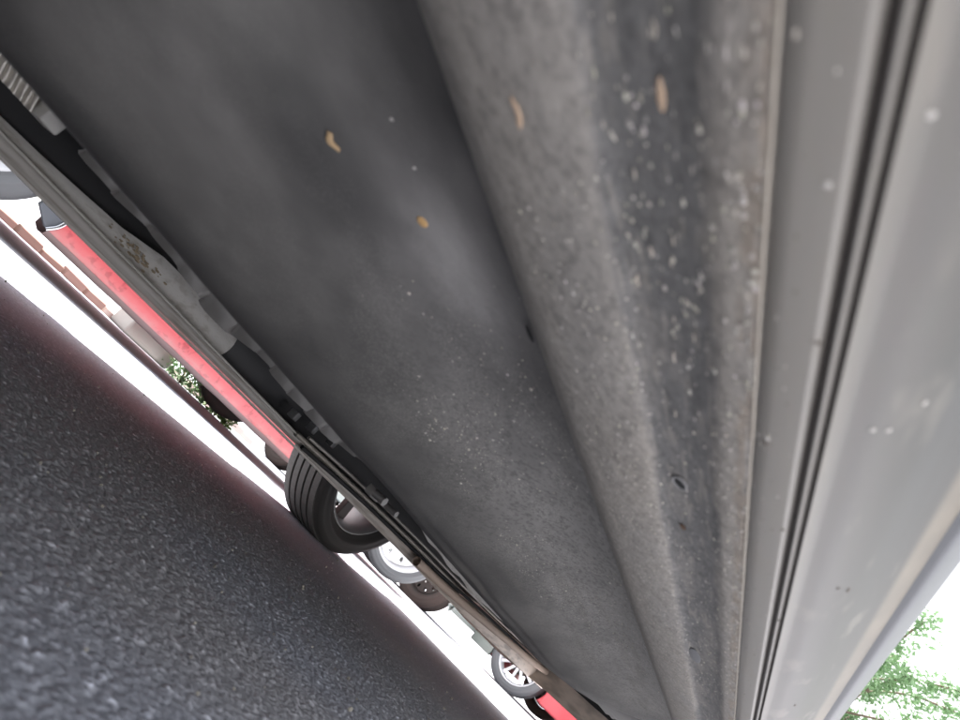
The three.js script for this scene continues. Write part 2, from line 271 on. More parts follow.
const groove = (d, w, y) => { const t = (a) => -y / Math.tan((180 - a) * D) * -1; const x = (a) => y * Math.cos(a * D) / Math.sin(a * D); return [[x(d - w), y], [x(d - w * 0.85), y + 0.0045], [x(d + w * 0.85), y + 0.0045], [x(d + w), y]]; };
const gx = (a, y) => y * Math.cos(a * D) / Math.sin(a * D);
const rocker = [...rockTop, [gx(109.3, 0.1315), 0.1315], ...groove(110.0, 0.5, 0.131), ...groove(112.0, 0.58, 0.1302), [gx(113.5, 0.1292), 0.1292], [gx(117, 0.128), 0.128], [gx(119.2, 0.1276), 0.1276], [gx(119.4, 0.1282), 0.131]];
part('rocker_trim', profileSheet(rocker, 1).geo, dustyLightEvenedPaint, carA);
for (const [d, w, y] of [[110.0, 0.47, 0.1334], [112.0, 0.55, 0.1322]]) part('groove_dark_strip', profileSheet([[gx(d - w, y), y], [gx(d, y + 0.0004), y + 0.0004], [gx(d + w, y), y]], 1).geo, mat([0.05, 0.042, 0.036], 0.95), carA);   // dark strips along the bottoms of the two grooves

// dirty underseal between the trim and the long crease
const underList = [[gx(119.1, 0.1296), 0.1296], [gx(119.6, 0.1282), 0.1282], ...smoothList([[gx(121, 0.128), 0.128], [gx(124, 0.1285), 0.1285], [gx(126.5, 0.1315), 0.1315], [gx(130, 0.133), 0.133], [gx(134, 0.1318), 0.1318], [gx(136.5, 0.128), 0.128], [gx(140, 0.126), 0.126], [gx(144, 0.1262), 0.1262], [gx(146.2, 0.1292), 0.1292], [gx(147, 0.138), 0.138], [gx(147.6, 0.158), 0.158]], 60)];
const uPts = underList, uArc = [0]; for (let i = 1; i < uPts.length; i++) uArc.push(uArc[i - 1] + Math.hypot(uPts[i][0] - uPts[i - 1][0], uPts[i][1] - uPts[i - 1][1]));
const uDegTab = uPts.map(([x, y], i) => [uArc[i], Math.atan2(y, x) / D]);
const lumps = (x, z) => 0.0007 * (fbm(x * 60, z * 22, 3) - 0.5) + 0.0006 * (fbm(x * 240, z * 240, 2) - 0.5);
const underTex = (fn, srgb, w = 1024) => tex(w, 2048, (u, v) => { const s = u * 0.6, z = v * 2.4 - 0.3; return s > 0.32 ? (srgb ? [0, 0, 0] : 0) : fn(s, z, interp(uDegTab, Math.min(s, uArc[uArc.length - 1]))); }, { srgb });
const grain = (s, z) => { const [d, id] = cells(s * 520, z * 430); return (id > 0.45 ? sstep(0.5, 0.1, d) * id : 0); };
const underMap = underTex((s, z, deg) => {
  const band = sstep(136.8, 134.6, deg + 3 * (fbm(s * 40, z * 9, 3) - 0.5)) * sstep(124.2, 126.2, deg + 2 * (fbm(s * 40 + 7, z * 12, 3) - 0.5));
  const edge = sstep(123, 121.5, deg + 1.2 * (fbm(s * 90, z * 30, 3) - 0.5)) * sstep(118.9, 119.9, deg);
  let c = mix3([0.235, 0.221, 0.202], [0.275, 0.248, 0.212], fbm(s * 25, z * 7, 3));
  c = mix3(c, [0.098, 0.096, 0.094], band * (0.86 - 0.3 * sstep(0.45, 0.8, fbm(s * 60 + 3, z * 12, 4))));
  c = mix3(c, [0.22, 0.175, 0.13], edge * sstep(0.3, 0.65, fbm(s * 300, z * 60, 3)) * 0.6);
  const g = grain(s, z), f = fbm(s * 210, z * 120, 4);
  const k = 0.7 + 0.45 * f + 0.55 * g * (0.4 + 0.9 * sstep(0.25, 0.6, z)) - 0.2 * sstep(0.5, 0.75, fbm(s * 330, z * 260 + 7, 2));
  c = c.map((v) => v * k);
  const st = sstep(0.56, 0.8, fbm(s * 420 + 8, z * 50 + 3, 3)) * 0.17 * (0.4 + band);        // pale drag marks along the car
  return mix3(c, [0.4, 0.36, 0.3], st);
}, true);
const underBump = underTex((s, z) => 0.35 * fbm(s * 120, z * 90, 4) + 0.65 * grain(s, z), false);
const underMat = new THREE.MeshStandardMaterial({ map: underMap, bumpMap: underBump, bumpScale: 0.00045, roughness: 0.82 });
{ const ps = profileSheet(underList, 1, (x, y, z, s) => { const deg = Math.atan2(y, x) / D; const e = sstep(119.5, 122, deg) * (1 - sstep(145, 147, deg)); return [x, y + lumps(x, z) * e]; }); part('sill_underside', ps.geo, underMat, carA); }

// black plastic undertray: hangs in a rounded belly beside the crease
const bellyList = smoothList([[-0.19, 0.158], [-0.212, 0.1445], [-0.235, 0.1442], [-0.262, 0.143], [-0.3, 0.1325], [-0.345, 0.108], [-0.395, 0.0725], [-0.43, 0.0495], [-0.452, 0.0425], [-0.475, 0.0445], [-0.52, 0.062], [-0.58, 0.1]], 90);
const bArc = [0]; for (let i = 1; i < bellyList.length; i++) bArc.push(bArc[i - 1] + Math.hypot(bellyList[i][0] - bellyList[i - 1][0], bellyList[i][1] - bellyList[i - 1][1]));
const trayMap = tex(1024, 2048, (u, v) => {
  const s = u * 0.6, z = v * 2.4 - 0.3;
  const cl = fbm(s * 9 + 2, z * 5, 4), f = fbm(s * 120, z * 60, 4), g = grain(s, z * 1.02);
  const dust = sstep(0.2, 0.75, z) * sstep(0.29, 0.12, s + 0.03 * (fbm(s * 20, z * 6, 3) - 0.5));                                    // grittier towards the front wheel, near the crease
  let c = mix3([0.05, 0.0475, 0.046], [0.14, 0.133, 0.126], sstep(0.38, 0.74, cl) * (0.3 + 0.7 * sstep(0.35, 0.1, s)));
  c = mix3(c, [0.035, 0.034, 0.034], 0.6 * sstep(0.52, 0.7, fbm(s * 14 + 31, z * 4.5 + 3, 3)) * sstep(0.5, 0.1, z));   // oily dark patches
  c = mix3(c, [0.235, 0.225, 0.21], 0.62 * dust);
  c = mix3(c, [0.34, 0.325, 0.31], 0.7 * Math.exp(-(((s - 0.085) / 0.035) ** 2 + ((z - 0.31) / 0.07) ** 2)) * (0.5 + cl));     // pale smear
  c = mix3(c, [0.26, 0.25, 0.23], 0.6 * Math.exp(-(((s - 0.12) / 0.05) ** 2 + ((z - 0.1) / 0.08) ** 2)) * (0.5 + cl));
  c = mix3(c, [0.12, 0.112, 0.1], 0.5 * sstep(0.55, 0.75, fbm(s * 70, z * 5 + 20, 3)) * sstep(0.6, 1.1, z));
  const k = 0.86 + 0.26 * f; c = c.map((x) => x * k);
  const pit = 1 - 0.45 * dust * sstep(0.5, 0.75, fbm(s * 330, z * 260 + 7, 2));
  return mix3(c.map((x) => x * pit), [0.42, 0.4, 0.36], g * (0.06 + 0.7 * dust) * sstep(0.3, 0.6, fbm(s * 40, z * 20, 3)));
});
const trayBump = tex(512, 2048, (u, v) => { const s = u * 0.6, z = v * 2.4 - 0.3; return 0.5 * fbm(s * 60, z * 30, 4) + 0.5 * grain(s, z * 1.02) * sstep(0.3, 0.9, z); }, { srgb: false });
const trayMat = new THREE.MeshStandardMaterial({ map: trayMap, bumpMap: trayBump, bumpScale: 0.0004, roughness: 0.62 });
{
  const ps = profileSheet(bellyList, 1, (x, y, z, s) => {
    const lift = 0.045 * sstep(1.5, 2.4, z) * sstep(-0.3, -0.45, x);
    const ridge = 0.0022 * Math.sin(s * 260) * sstep(0.24, 0.3, s) * sstep(0.45, 1.1, z);
    const dent = 0.004 * (fbm(x * 14 + 4, z * 7, 3) - 0.5) * sstep(-0.2, -0.25, x);
    return [x, y + lift + ridge + dent];
  }, [...zRows, 1.96, 2.04, 2.12, 2.2, 2.28, 2.36, 2.44]);
  part('plastic_undertray', ps.geo, trayMat, carA);
}
// point on one of the profiles for an angle round the eye line; ahead = forward distance / radius
function onProfile(list, deg, ahead, off = 0) {
  for (let i = 1; i < list.length; i++) {
    const a = Math.atan2(list[i - 1][1], list[i - 1][0]) / D, b = Math.atan2(list[i][1], list[i][0]) / D;
    if ((a - deg) * (b - deg) <= 0 && a !== b) { const t = (deg - a) / (b - a), x = lerp(list[i - 1][0], list[i][0], t), y = lerp(list[i - 1][1], list[i][1], t), r = Math.hypot(x, y); const tx = list[i][0] - list[i - 1][0], ty = list[i][1] - list[i - 1][1], n = Math.hypot(tx, ty); let nx = -ty / n, ny = tx / n; if (ny > 0) { nx = -nx; ny = -ny; } return { x: x + nx * off, y: y + ny * off, z: ahead * r, n: V(nx, ny, 0), r }; }
  }
  return null;
}
const anyProfile = (deg, ahead, off) => (deg < 108.5 ? onProfile(deg < 93 ? doorList : rockTop, deg, ahead, off) ?? onProfile(rockTop, deg, ahead, off) : deg < 119.3 ? onProfile(rocker, deg, ahead, off) : deg < 146.6 ? onProfile(underList, deg, ahead, off) : onProfile(bellyList, deg, ahead, off));
// grit thrown up and stuck to the sill and the undertray
{
  const geo = new THREE.IcosahedronGeometry(1, 1), pos = geo.attributes.position; for (let i = 0; i < pos.count; i++) { const k = 0.8 + 0.4 * hash(Math.round(pos.getX(i) * 50), Math.round(pos.getY(i) * 50 + pos.getZ(i) * 90)); pos.setXYZ(i, pos.getX(i) * k, pos.getY(i) * k, pos.getZ(i) * k); } geo.computeVertexNormals();
  const list = [], add = (deg, ahead, s, c, el = 1) => { const q = anyProfile(deg, ahead, s * 0.15); if (q) list.push([q, s, c, el]); };
  const pale = () => { const t = rr(0.22, 0.5); return [t, t * rr(0.9, 0.97), t * rr(0.75, 0.88)]; };
  for (let i = 0; i < 260; i++) add(rr(125, 136), 0.75 + 5 * rnd() ** 1.5, rr(0.0003, 0.0008), pale(), rr(1, 2.6));
  for (let i = 0; i < 260; i++) add(rr(119.9, 124), 0.8 + 5 * rnd() ** 1.3, rr(0.0003, 0.0009), pale(), rr(1, 2));
  for (let i = 0; i < 1300; i++) add(rr(136, 145.5), 0.9 + 5 * rnd(), rr(0.0002, 0.0007), pale(), rr(1, 1.8));
  for (let i = 0; i < 1800; i++) { const a = rr(147.5, 166); add(a, 0.9 + 0.7 * rnd() + 4.5 * rnd() * (1 - (a - 147) / 26), rr(0.0002, 0.0007) * (rnd() < 0.06 ? 1.8 : 1), pale(), rr(1, 1.7)); }
  for (let i = 0; i < 420; i++) add(rr(120, 136), 0.6 + 5 * rnd() ** 1.4, rr(0.0002, 0.0004), pale(), rr(2, 6));
  for (const [a, z] of [[107.9, 0.72], [107.5, 0.82], [114.4, 0.97], [99.8, 1.56], [102.4, 1.72], [91.9, 1.9], [104.2, 1.74], [141.3, 1.2], [152.8, 0.66], [152.7, 0.76], [117.5, 1.9]]) add(a, z, 0.001, [0.42, 0.4, 0.37]);
  for (const [a, z, e] of [[112.8, 1.43, 1], [117.7, 1.93, 2], [113.2, 2.53, 1], [99.2, 2.88, 4], [101, 2.91, 1], [99.9, 5.23, 5], [110.6, 3.6, 1], [92.2, 3.56, 3], [92.4, 3.3, 2]]) add(a, z, 0.0009, [0.1, 0.085, 0.07], e);
  for (let i = 0; i < 60; i++) add(rr(113, 119), 0.6 + 5 * rnd(), rr(0.0002, 0.0005), rnd() < 0.5 ? pale() : [0.15, 0.13, 0.11], rr(1, 3));
  const im = new THREE.InstancedMesh(geo, mat([1, 1, 1], 0.9), list.length), o = new THREE.Object3D();
  list.forEach(([q, s, c, el], i) => { o.position.set(...loc(q.x, LY(q.y), q.z)); o.quaternion.setFromUnitVectors(V(0, -1, 0), q.n); o.scale.set(s, s * 0.55, s * el); o.updateMatrix(); im.setMatrixAt(i, o.matrix); im.setColorAt(i, new THREE.Color().setRGB(...c)); });
  im.name = 'dirt_specks'; im.userData.kind = 'stuff'; im.castShadow = im.receiveShadow = true; carA.add(im);
  const flake = (deg, ahead, w, l, bend, c, label) => {
    const q = anyProfile(deg, ahead, 0.0006); const pts = []; for (let k = -2; k <= 2; k++) pts.push(V(bend * (k * k - 2) * w * 0.35, 0, k * l / 4));
    const g = new THREE.TubeGeometry(new THREE.CatmullRomCurve3(pts), 10, w / 2, 8, false); const p = g.attributes.position; for (let i = 0; i < p.count; i++) { const zz = p.getZ(i) / (l / 2), t = Math.sqrt(Math.max(0.05, 1 - zz * zz * 0.9)) * (0.75 + 0.5 * vnoise(p.getZ(i) * 900, deg)); p.setX(i, p.getX(i) * t); p.setY(i, p.getY(i) * 0.35 * t); } g.computeVertexNormals();
    const m = part('mud_flake', g, mat(c, 0.85), carA); m.position.set(...loc(q.x, LY(q.y), q.z)); m.quaternion.setFromUnitVectors(V(0, -1, 0), q.n); m.userData.label = label;
  };
  flake(158.2, 0.65, 0.004, 0.013, 0.6, [0.42, 0.29, 0.16], 'curved orange mud flake');
  flake(154.1, 0.87, 0.007, 0.0085, 0, [0.48, 0.3, 0.13], 'round orange mud blob');
  flake(142.0, 0.73, 0.003, 0.0125, -0.5, [0.46, 0.33, 0.23], 'long tan mud flake');
  flake(129.1, 0.76, 0.003, 0.011, 0, [0.44, 0.32, 0.22], 'tan mud streak in the dark band');
  flake(133.5, 1.2, 0.0012, 0.007, 0.5, [0.5, 0.44, 0.36]); flake(131.6, 1.12, 0.0013, 0.006, -0.5, [0.45, 0.4, 0.34]); flake(130.2, 1.5, 0.0012, 0.009, 0.4, [0.45, 0.4, 0.34]);
  for (let i = 0; i < 9; i++) flake(rr(127, 135), rr(0.55, 2), 0.001, rr(0.004, 0.009), rr(-0.5, 0.5), [0.4, 0.36, 0.3]);
}
// bead of seam sealer along the edge of the trim
{
  const pts = []; for (let z = -0.25; z < 1.85; z += 0.0035) pts.push([gx(119.75, 0.1279) + 0.0006 * (fbm(z * 90, 3, 3) - 0.5), LY(0.1279) + 0.0005 * (fbm(z * 140, 9, 2) - 0.5), z]);
  const g = new THREE.TubeGeometry(new THREE.CatmullRomCurve3(pts.map((p) => V(...loc(...p)))), 900, 0.0005, 6); part('seam_sealer', g, mat([0.4, 0.36, 0.3], 0.85), carA);
}
// drain holes and pits in the sill
function drain(deg, ahead, w, l, rim, m, off = 0.0007) {
  const q = anyProfile(deg, ahead, off); const h = new THREE.Group(); h.name = 'drain_hole'; h.position.set(...loc(q.x, LY(q.y), q.z)); h.quaternion.setFromUnitVectors(V(0, -1, 0), q.n); carA.add(h);
  part('hole', new THREE.SphereGeometry(0.5, 20, 8).scale(w, w * 0.12, l), m, h);
  if (rim) part('hole_rim', new THREE.TorusGeometry(0.5, 0.085, 8, 28).rotateX(Math.PI / 2).scale(w * 1.15, w * 1.1, l * 1.15), rim, h);
}
drain(131.4, 2.21, 0.0075, 0.012, mat([0.2, 0.195, 0.19], 0.8), M.hole);
drain(131.8, 2.58, 0.0045, 0.009, null, mat([0.07, 0.035, 0.015], 0.9));
drain(147.3, 1.28, 0.005, 0.017, null, M.hole, 0.003);
drain(133.0, 4.55, 0.013, 0.06, null, mat([0.13, 0.13, 0.132], 0.85));

// --- the rest of the underbody, seen edge on past the belly of the undertray
part('floor_pan', box(1.15, 0.02, 3.2, ...loc(-1.05, LY(0.16), 0.9)), M.black, carA);
part('far_sill', box(0.1, 0.14, 1.9, ...loc(-1.53, LY(0.16), 0.8), 0.02), silverPaint, carA);
part('near_sill_core', box(0.16, 0.1, 2.1, ...loc(-0.115, LY(0.215), 0.8)), M.black, carA);
const dirtyGrey = new THREE.MeshStandardMaterial({ roughness: 0.7, map: tex(512, 128, (u, v) => { const n = fbm(u * 40, v * 6, 4), s = fbm(u * 150, v * 30, 3); return mix3([0.56, 0.54, 0.5], [0.34, 0.31, 0.26], sstep(0.5, 0.8, n) * 0.5 + 0.25 * sstep(0.6, 0.8, s)); }) });
const railMat = new THREE.MeshStandardMaterial({ roughness: 0.6, map: tex(1024, 64, (u, v) => { const n = fbm(u * 60, v * 5, 4), b = sstep(0.45, 0.75, u); return mix3(mix3([0.4, 0.378, 0.35], [0.66, 0.56, 0.48], b), [0.2, 0.17, 0.14], sstep(0.45, 0.8, n) * 0.6); }) });
const ribbon = (pts, X0) => { // pts: [z, yLow, yHigh] strip facing the camera, gently folded
  const rows = pts.map(([z, a, b, dx = 0]) => [0, 0.25, 0.5, 0.75, 1].map((t) => loc(X0 + dx * (1 - 0.7 * t) + 0.006 * Math.sin(t * Math.PI), LY(lerp(a, b, t)), z + dx * t * 1.6)));
  const z0 = pts[0][0], z1 = pts[pts.length - 1][0]; return sheet(rows, (i, j) => [(pts[j][0] - z0) / (z1 - z0), i / 4]);
};
const dense = (pts, n = 60, wob = 0) => { const out = []; for (let i = 0; i <= n; i++) { const t = i / n * (pts.length - 1), k = Math.min(pts.length - 2, Math.floor(t)), f = t - k; const p = [0, 1, 2].map((c) => lerp(pts[k][c], pts[k + 1][c], f)); if (wob) { p[1] += wob * (fbm(p[0] * 9, 1.3, 3) - 0.5); p[2] += wob * (fbm(p[0] * 7, 7.7, 3) - 0.5); } out.push(p); } return out; };
// long frame rail with its folded flange
part('frame_rail', [ribbon(dense([[-0.9, 0.011, 0.028], [0.4, 0.011, 0.028], [1.0, 0.013, 0.029], [1.6, 0.006, 0.03], [1.8, 0.004, 0.03], [2.3, 0.004, 0.055], [3.15, 0.012, 0.085]]), -0.85), box(0.05, 0.004, 3.9, ...loc(-0.875, LY(0.0095), 1.0))], railMat, carA);
part('rail_flange', tube([[-0.9, 0], [0.36, 0], [0.6, 0.001], [0.9, 0], [1.4, 0.003]].map(([z, d]) => loc(-0.842, LY(0.0262 + d), z)), 0.0016, 60, 6), mat([0.5, 0.48, 0.44], 0.5), carA);
part('floor_panel', ribbon(dense([[0.2, 0.026, 0.034], [0.4, 0.026, 0.043], [0.53, 0.026, 0.053], [0.6, 0.026, 0.066], [0.7, 0.026, 0.068], [0.79, 0.026, 0.064]], 60, 0.004), -0.905), dirtyGrey, carA);
part('plastic_tank', ribbon(dense([[0.785, 0.02, 0.11], [0.8, 0.02, 0.11], [1.1, 0.018, 0.12], [1.6, 0.018, 0.13], [2.1, 0.02, 0.14]], 40), -0.93), M.blackPlastic, carA);
part('rear_cavity_liner', ribbon(dense([[-0.9, 0.03, 0.14], [0.1, 0.03, 0.14], [0.55, 0.045, 0.14], [0.78, 0.06, 0.14]], 20), -0.94), M.black, carA);
const wavy = []; for (let i = 0; i <= 70; i++) { const z = lerp(0.342, 1.18, i / 70), lo = 0.0605 - 0.014 * Math.exp(-(((z - 0.6) / 0.06) ** 2)) - 0.008 * sstep(0.66, 0.82, z) + 0.034 * sstep(0.9, 1.15, z) - 0.0015 * Math.sin(z * 51); wavy.push([z, lo, 0.1, 0.03 * (fbm(z * 26, 5.5, 3) - 0.5) + 0.012 * Math.sin(z * 120 + 9 * fbm(z * 8, 2.2, 2))]); }
part('splash_shield', ribbon(wavy, -0.745), mat([0.2, 0.19, 0.178], 0.4, 0.2), carA);
// embossed foil heat shield: rows of little ridges
{
  const rows = []; for (let i = 0; i <= 90; i++) { const z = lerp(0.05, 0.318, i / 90); const r = []; for (let k = 0; k <= 10; k++) r.push(loc(-0.8 + 0.0035 * Math.sin(z * 480 + k * 1.1), LY(lerp(0.058, 0.11, k / 10)), z)); rows.push(r); }
  part('heat_shield', sheet(rows, (i, j) => [i / 10, j / 90]), mat([0.5, 0.47, 0.42], 0.38, 0.7), carA);
  part('bracket', box(0.03, 0.024, 0.022, ...loc(-0.79, LY(0.07), 0.328), 0.003), mat([0.6, 0.58, 0.54], 0.6), carA);
}
// rust scabs on the floor panel
{ const g = []; for (let i = 0; i < 60; i++) { const z = 0.57 + 0.06 * (rnd() + rnd() - 1), y = 0.042 + 0.009 * (rnd() + rnd() - 1), s = rr(0.0012, 0.0035); g.push(new THREE.IcosahedronGeometry(s, 0).scale(0.4, 0.6, 1.3).translate(...loc(-0.897, LY(y), z))); } part('rust_scab', g, mat([0.3, 0.24, 0.16], 0.95), carA); }
// pipes and cables that run forward to the engine bay
part('fuel_pipe', tube([[0.97, 0.026], [1.2, 0.033], [1.5, 0.04], [1.9, 0.044], [2.4, 0.05], [3.0, 0.055]].map(([z, y]) => loc(-0.84, LY(y), z)), 0.0045, 60), mat([0.33, 0.3, 0.26], 0.4, 0.3), carA);
part('brake_pipe', tube([[0.99, 0.036], [1.15, 0.044], [1.5, 0.053], [1.9, 0.058], [2.4, 0.07], [3.0, 0.09]].map(([z, y]) => loc(-0.83, LY(y), z)), 0.003, 60), mat([0.45, 0.42, 0.38], 0.4, 0.4), carA);
part('cable', tube([[1.0, 0.017], [1.25, 0.026], [1.5, 0.03], [1.7, 0.035], [2.2, 0.052], [3.0, 0.07]].map(([z, y]) => loc(-0.835, LY(y), z)), 0.004, 60), M.black, carA);
part('rusty_exhaust_pipe', tube([[1.55, 0.018], [1.8, 0.022], [2.2, 0.036], [2.7, 0.055], [3.0, 0.07]].map(([z, y]) => loc(-0.815, LY(y), z)), 0.0105, 60, 12), mat([0.55, 0.43, 0.35], 0.75, 0.1), carA);
part('engine_shield', ribbon(dense([[1.3, 0.1, 0.14], [1.5, 0.062, 0.14], [1.9, 0.058, 0.15], [2.3, 0.07, 0.16], [2.6, 0.09, 0.17], [3.1, 0.1, 0.19]], 40, 0.02), -0.8), dirtyGrey, carA);
part('bolt', [new THREE.CylinderGeometry(0.009, 0.009, 0.03, 6).rotateZ(Math.PI / 2).translate(...loc(-0.76, LY(0.05), 1.17)), box(0.02, 0.02, 0.035, ...loc(-0.79, LY(0.05), 1.19), 0.003)], M.zinc, carA);
part('bolt', new THREE.CylinderGeometry(0.007, 0.007, 0.03, 6).rotateZ(Math.PI / 2).translate(...loc(-0.76, LY(0.05), 1.23)), M.zinc, carA);
for (const z of [1.0, 1.06, 1.13]) part('bracket', box(0.02, 0.016, 0.012, ...loc(-0.9, LY(0.048 + (z - 1) * 0.12), z), 0.002), M.grey, carA);
// subframe, arm, half shaft and knuckle behind the far front wheel
part('half_shaft', [new THREE.CylinderGeometry(0.014, 0.014, 0.62, 14).rotateZ(Math.PI / 2).translate(...loc(-1.08, 0.335, 2.22)), new THREE.LatheGeometry([[0.05, 0], [0.055, 0.015], [0.042, 0.022], [0.05, 0.035], [0.036, 0.042], [0.043, 0.055], [0.029, 0.062], [0.034, 0.075], [0.018, 0.09]].map(([a, b]) => new THREE.Vector2(a, b)), 28).rotateZ(-Math.PI / 2).translate(...loc(-1.4, 0.33, 2.22))], M.black, carA);
part('control_arm', [tube([loc(-1.5, 0.2, 2.22), loc(-1.3, 0.19, 2.2), loc(-1.0, 0.23, 2.05)], 0.02, 20), tube([loc(-1.42, 0.19, 2.2), loc(-1.2, 0.2, 2.4), loc(-1.0, 0.24, 2.5)], 0.018, 20)], M.iron, carA);
part('knuckle', [box(0.05, 0.22, 0.09, ...loc(-1.46, 0.31, 2.22), 0.02)], M.iron, carA);
part('strut', [new THREE.CylinderGeometry(0.026, 0.026, 0.5, 16).translate(...loc(-1.38, 0.58, 2.22)), new THREE.CylinderGeometry(0.05, 0.05, 0.02, 20).translate(...loc(-1.38, 0.6, 2.22))], M.black, carA);
{ // scuffed valance under the nose, closing the view forward
  const bot = [[-1.5, 0.03], [-1.2, 0.0], [-0.99, -0.002], [-0.77, 0.015], [-0.62, 0.018], [-0.5, 0.023], [-0.25, 0.03], [0, 0.05]], rows = [];
  for (let i = 0; i <= 60; i++) { const x = lerp(-1.5, 0, i / 60), y = interp(bot, x), w = 0.006 * (fbm(x * 9, 4, 3) - 0.5); rows.push([0, 0.15, 0.35, 0.6, 1].map((t) => loc(x, LY(lerp(y + w * 0.4, 0.26, t)), 2.9 + 0.04 * Math.sin(t * 3) + w))); }
  part('front_valance', sheet(rows, (i, j) => [0.7 + j / 200, i / 4]), railMat, carA);
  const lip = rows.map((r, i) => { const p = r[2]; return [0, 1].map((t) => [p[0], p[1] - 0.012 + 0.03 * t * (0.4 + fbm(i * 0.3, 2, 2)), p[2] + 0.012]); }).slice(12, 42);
  part('valance_painted_shade', sheet(lip, (i, j) => [i, j / 30]), M.black, carA);  // black strip painted in for the shade of a gap
}
makeWheel(carA, ...(() => { const l = loc(-1.55, 0, 2.22); return [l[0], l[2]]; })(), -1, { R: 0.335, W: 0.21, rim: 0.248, spokes: 5, metal: M.spoke, barrel: M.alloyDull, spokeAt: -0.25 });
for (const [x, z, s] of [[-0.11, 2.22, 1], [-0.11, -0.66, 1], [-1.55, -0.66, -1]]) { const l = loc(x, 0, z); makeWheel(carA, l[0], l[2], s, { R: 0.335, W: 0.21, rim: 0.248, spokes: 5, metal: M.spoke, barrel: M.alloyDull, spokeAt: -0.25 }); }

// ================================================================== parked cars beyond
const RED = [0.6, 0.07, 0.085];
function parked(name, label, [x, z], heading, o) { // x, z: ground point of the near rear wheel; heading: degrees turned to the right of straight ahead
  const c = thing(name, label, 'car', [0, 0, 0], -heading * D, 'cars parked beyond the silver car');
  // the near side faces +x of the car; near rear wheel at (hw, axR)
  const hw = o.Wd / 2 - 0.1, w = V(hw, 0, -o.axR).applyAxisAngle(V(0, 1, 0), -heading * D); c.position.set(x - w.x, groundY(x, z), -z - w.z);
  makeCarBody(c, o);
  const wl = (sx, u, st) => (st.steer ? (w) => { w.rotation.order = 'YXZ'; w.rotation.y -= st.steer * D; } : () => {})(makeWheel(c, sx * hw, -u - (st.du ?? 0), sx, { R: o.R, W: 0.19, rim: o.rim ?? 0.2, ...st }));
  wl(1, o.axR, o.rear ?? {}); wl(1, o.axF, o.front ?? {}); wl(-1, o.axR, o.farRear ?? {}); wl(-1, o.axF, o.farFront ?? {});
  return c;
}
const red = parked('red_car', 'low red car parked beside the silver car, its sill showing behind the nearest wheel', [-2.66, 0.97], 6.2, { L: 4.8, Wd: 1.48, bottom: 0.235, axF: 1.7, axR: -1.44, R: 0.295, body: paint(RED), rear: { tyre: M.sunlitToneRubber, metal: M.white, style: 'steel', label: 'wheel with a white rim, tyre coloured pale as if sunlit' }, front: { tyre: M.sunlitToneRubber, metal: M.white, style: 'steel', rim: 0.225, steer: 26, label: 'wheel with a white rim, turned to the right, tyre coloured pale as if sunlit' }, farFront: { style: 'steel', metal: M.alloy, du: -0.75, steer: 26 }, farRear: { style: 'steel', metal: M.alloy } });
{ // sill of the red car: painted face and dusty turned-under edge; chrome-edged arch flap at its rear end
  const L0 = -1.08, L1 = 0.54, rows = [], low = [];
  const pf = [[0.75, 0.25], [0.758, 0.2], [0.756, 0.14], [0.747, 0.118]], pl = [[0.747, 0.118], [0.732, 0.1], [0.68, 0.094], [0.62, 0.108], [0.58, 0.3]];
  for (let i = 0; i <= 40; i++) { const u = lerp(L0, L1, i / 40), d = 0.004 * (fbm(u * 9, 2, 3) - 0.5), e = sstep(L1 - 0.07, L1, u) ** 2 * 0.05; rows.push(pf.map(([x, y]) => [x + d, y + e, -u])); low.push(pl.map(([x, y]) => [x, y + e + d, -u])); }
  const scuffed = tex(1024, 64, (u, v) => { const n = sstep(0.6, 0.78, fbm(u * 60, v * 5, 4)), d = sstep(0.45, 0.9, v) * fbm(u * 30, v * 3, 3); return mix3(mix3([0.6, 0.1, 0.11], [0.35, 0.04, 0.05], n * 0.7), [0.45, 0.3, 0.27], d * 0.7); });
  part('sill_panel', sheet(rows, (i, j) => [j / 40, i / 3]), paint([1, 1, 1], { map: scuffed, roughness: 0.5, clearcoat: 0.4 }), red);
  part('sill_edge', sheet(low, (i, j) => [i / 3, j / 40]), mat([0.28, 0.2, 0.19], 0.8), red);
  part('mud_flap', new THREE.ExtrudeGeometry(new THREE.Shape([[-1.16, 0.16], [-1.1, 0.122], [-1.075, 0.16], [-1.09, 0.3], [-1.14, 0.3]].map(([a, b]) => new THREE.Vector2(a, b))), { depth: 0.02, bevelEnabled: true, bevelSize: 0.003, bevelThickness: 0.003 }).rotateY(Math.PI / 2).translate(0.735, 0, 0), mat([0.12, 0.13, 0.145], 0.3), red);
  part('arch_trim', tube([[0.762, 0.116, 1.095], [0.764, 0.15, 1.075], [0.762, 0.21, 1.07], [0.758, 0.28, 1.085]], 0.008, 20), M.chrome, red);
}
const hatch = parked('silver_green_hatchback', 'pale green-silver hatchback standing crosswise, dark brown wheel showing near its nose', [-5.62, 6.57], 90, { L: 3.5, Wd: 1.6, bottom: 0.2, axF: 1.3, axR: -1.1, R: 0.3, rim: 0.19, body: paint([0.36, 0.4, 0.37]), front: { style: 'steel', tyre: M.brownRubber, metal: M.steel, label: 'dark brown steel wheel' }, rear: { style: 'steel', tyre: M.brownRubber, metal: M.steel }, farFront: { style: 'steel', tyre: M.brownRubber, metal: M.steel, du: -0.62 }, farRear: { style: 'steel', tyre: M.brownRubber, metal: M.steel } });
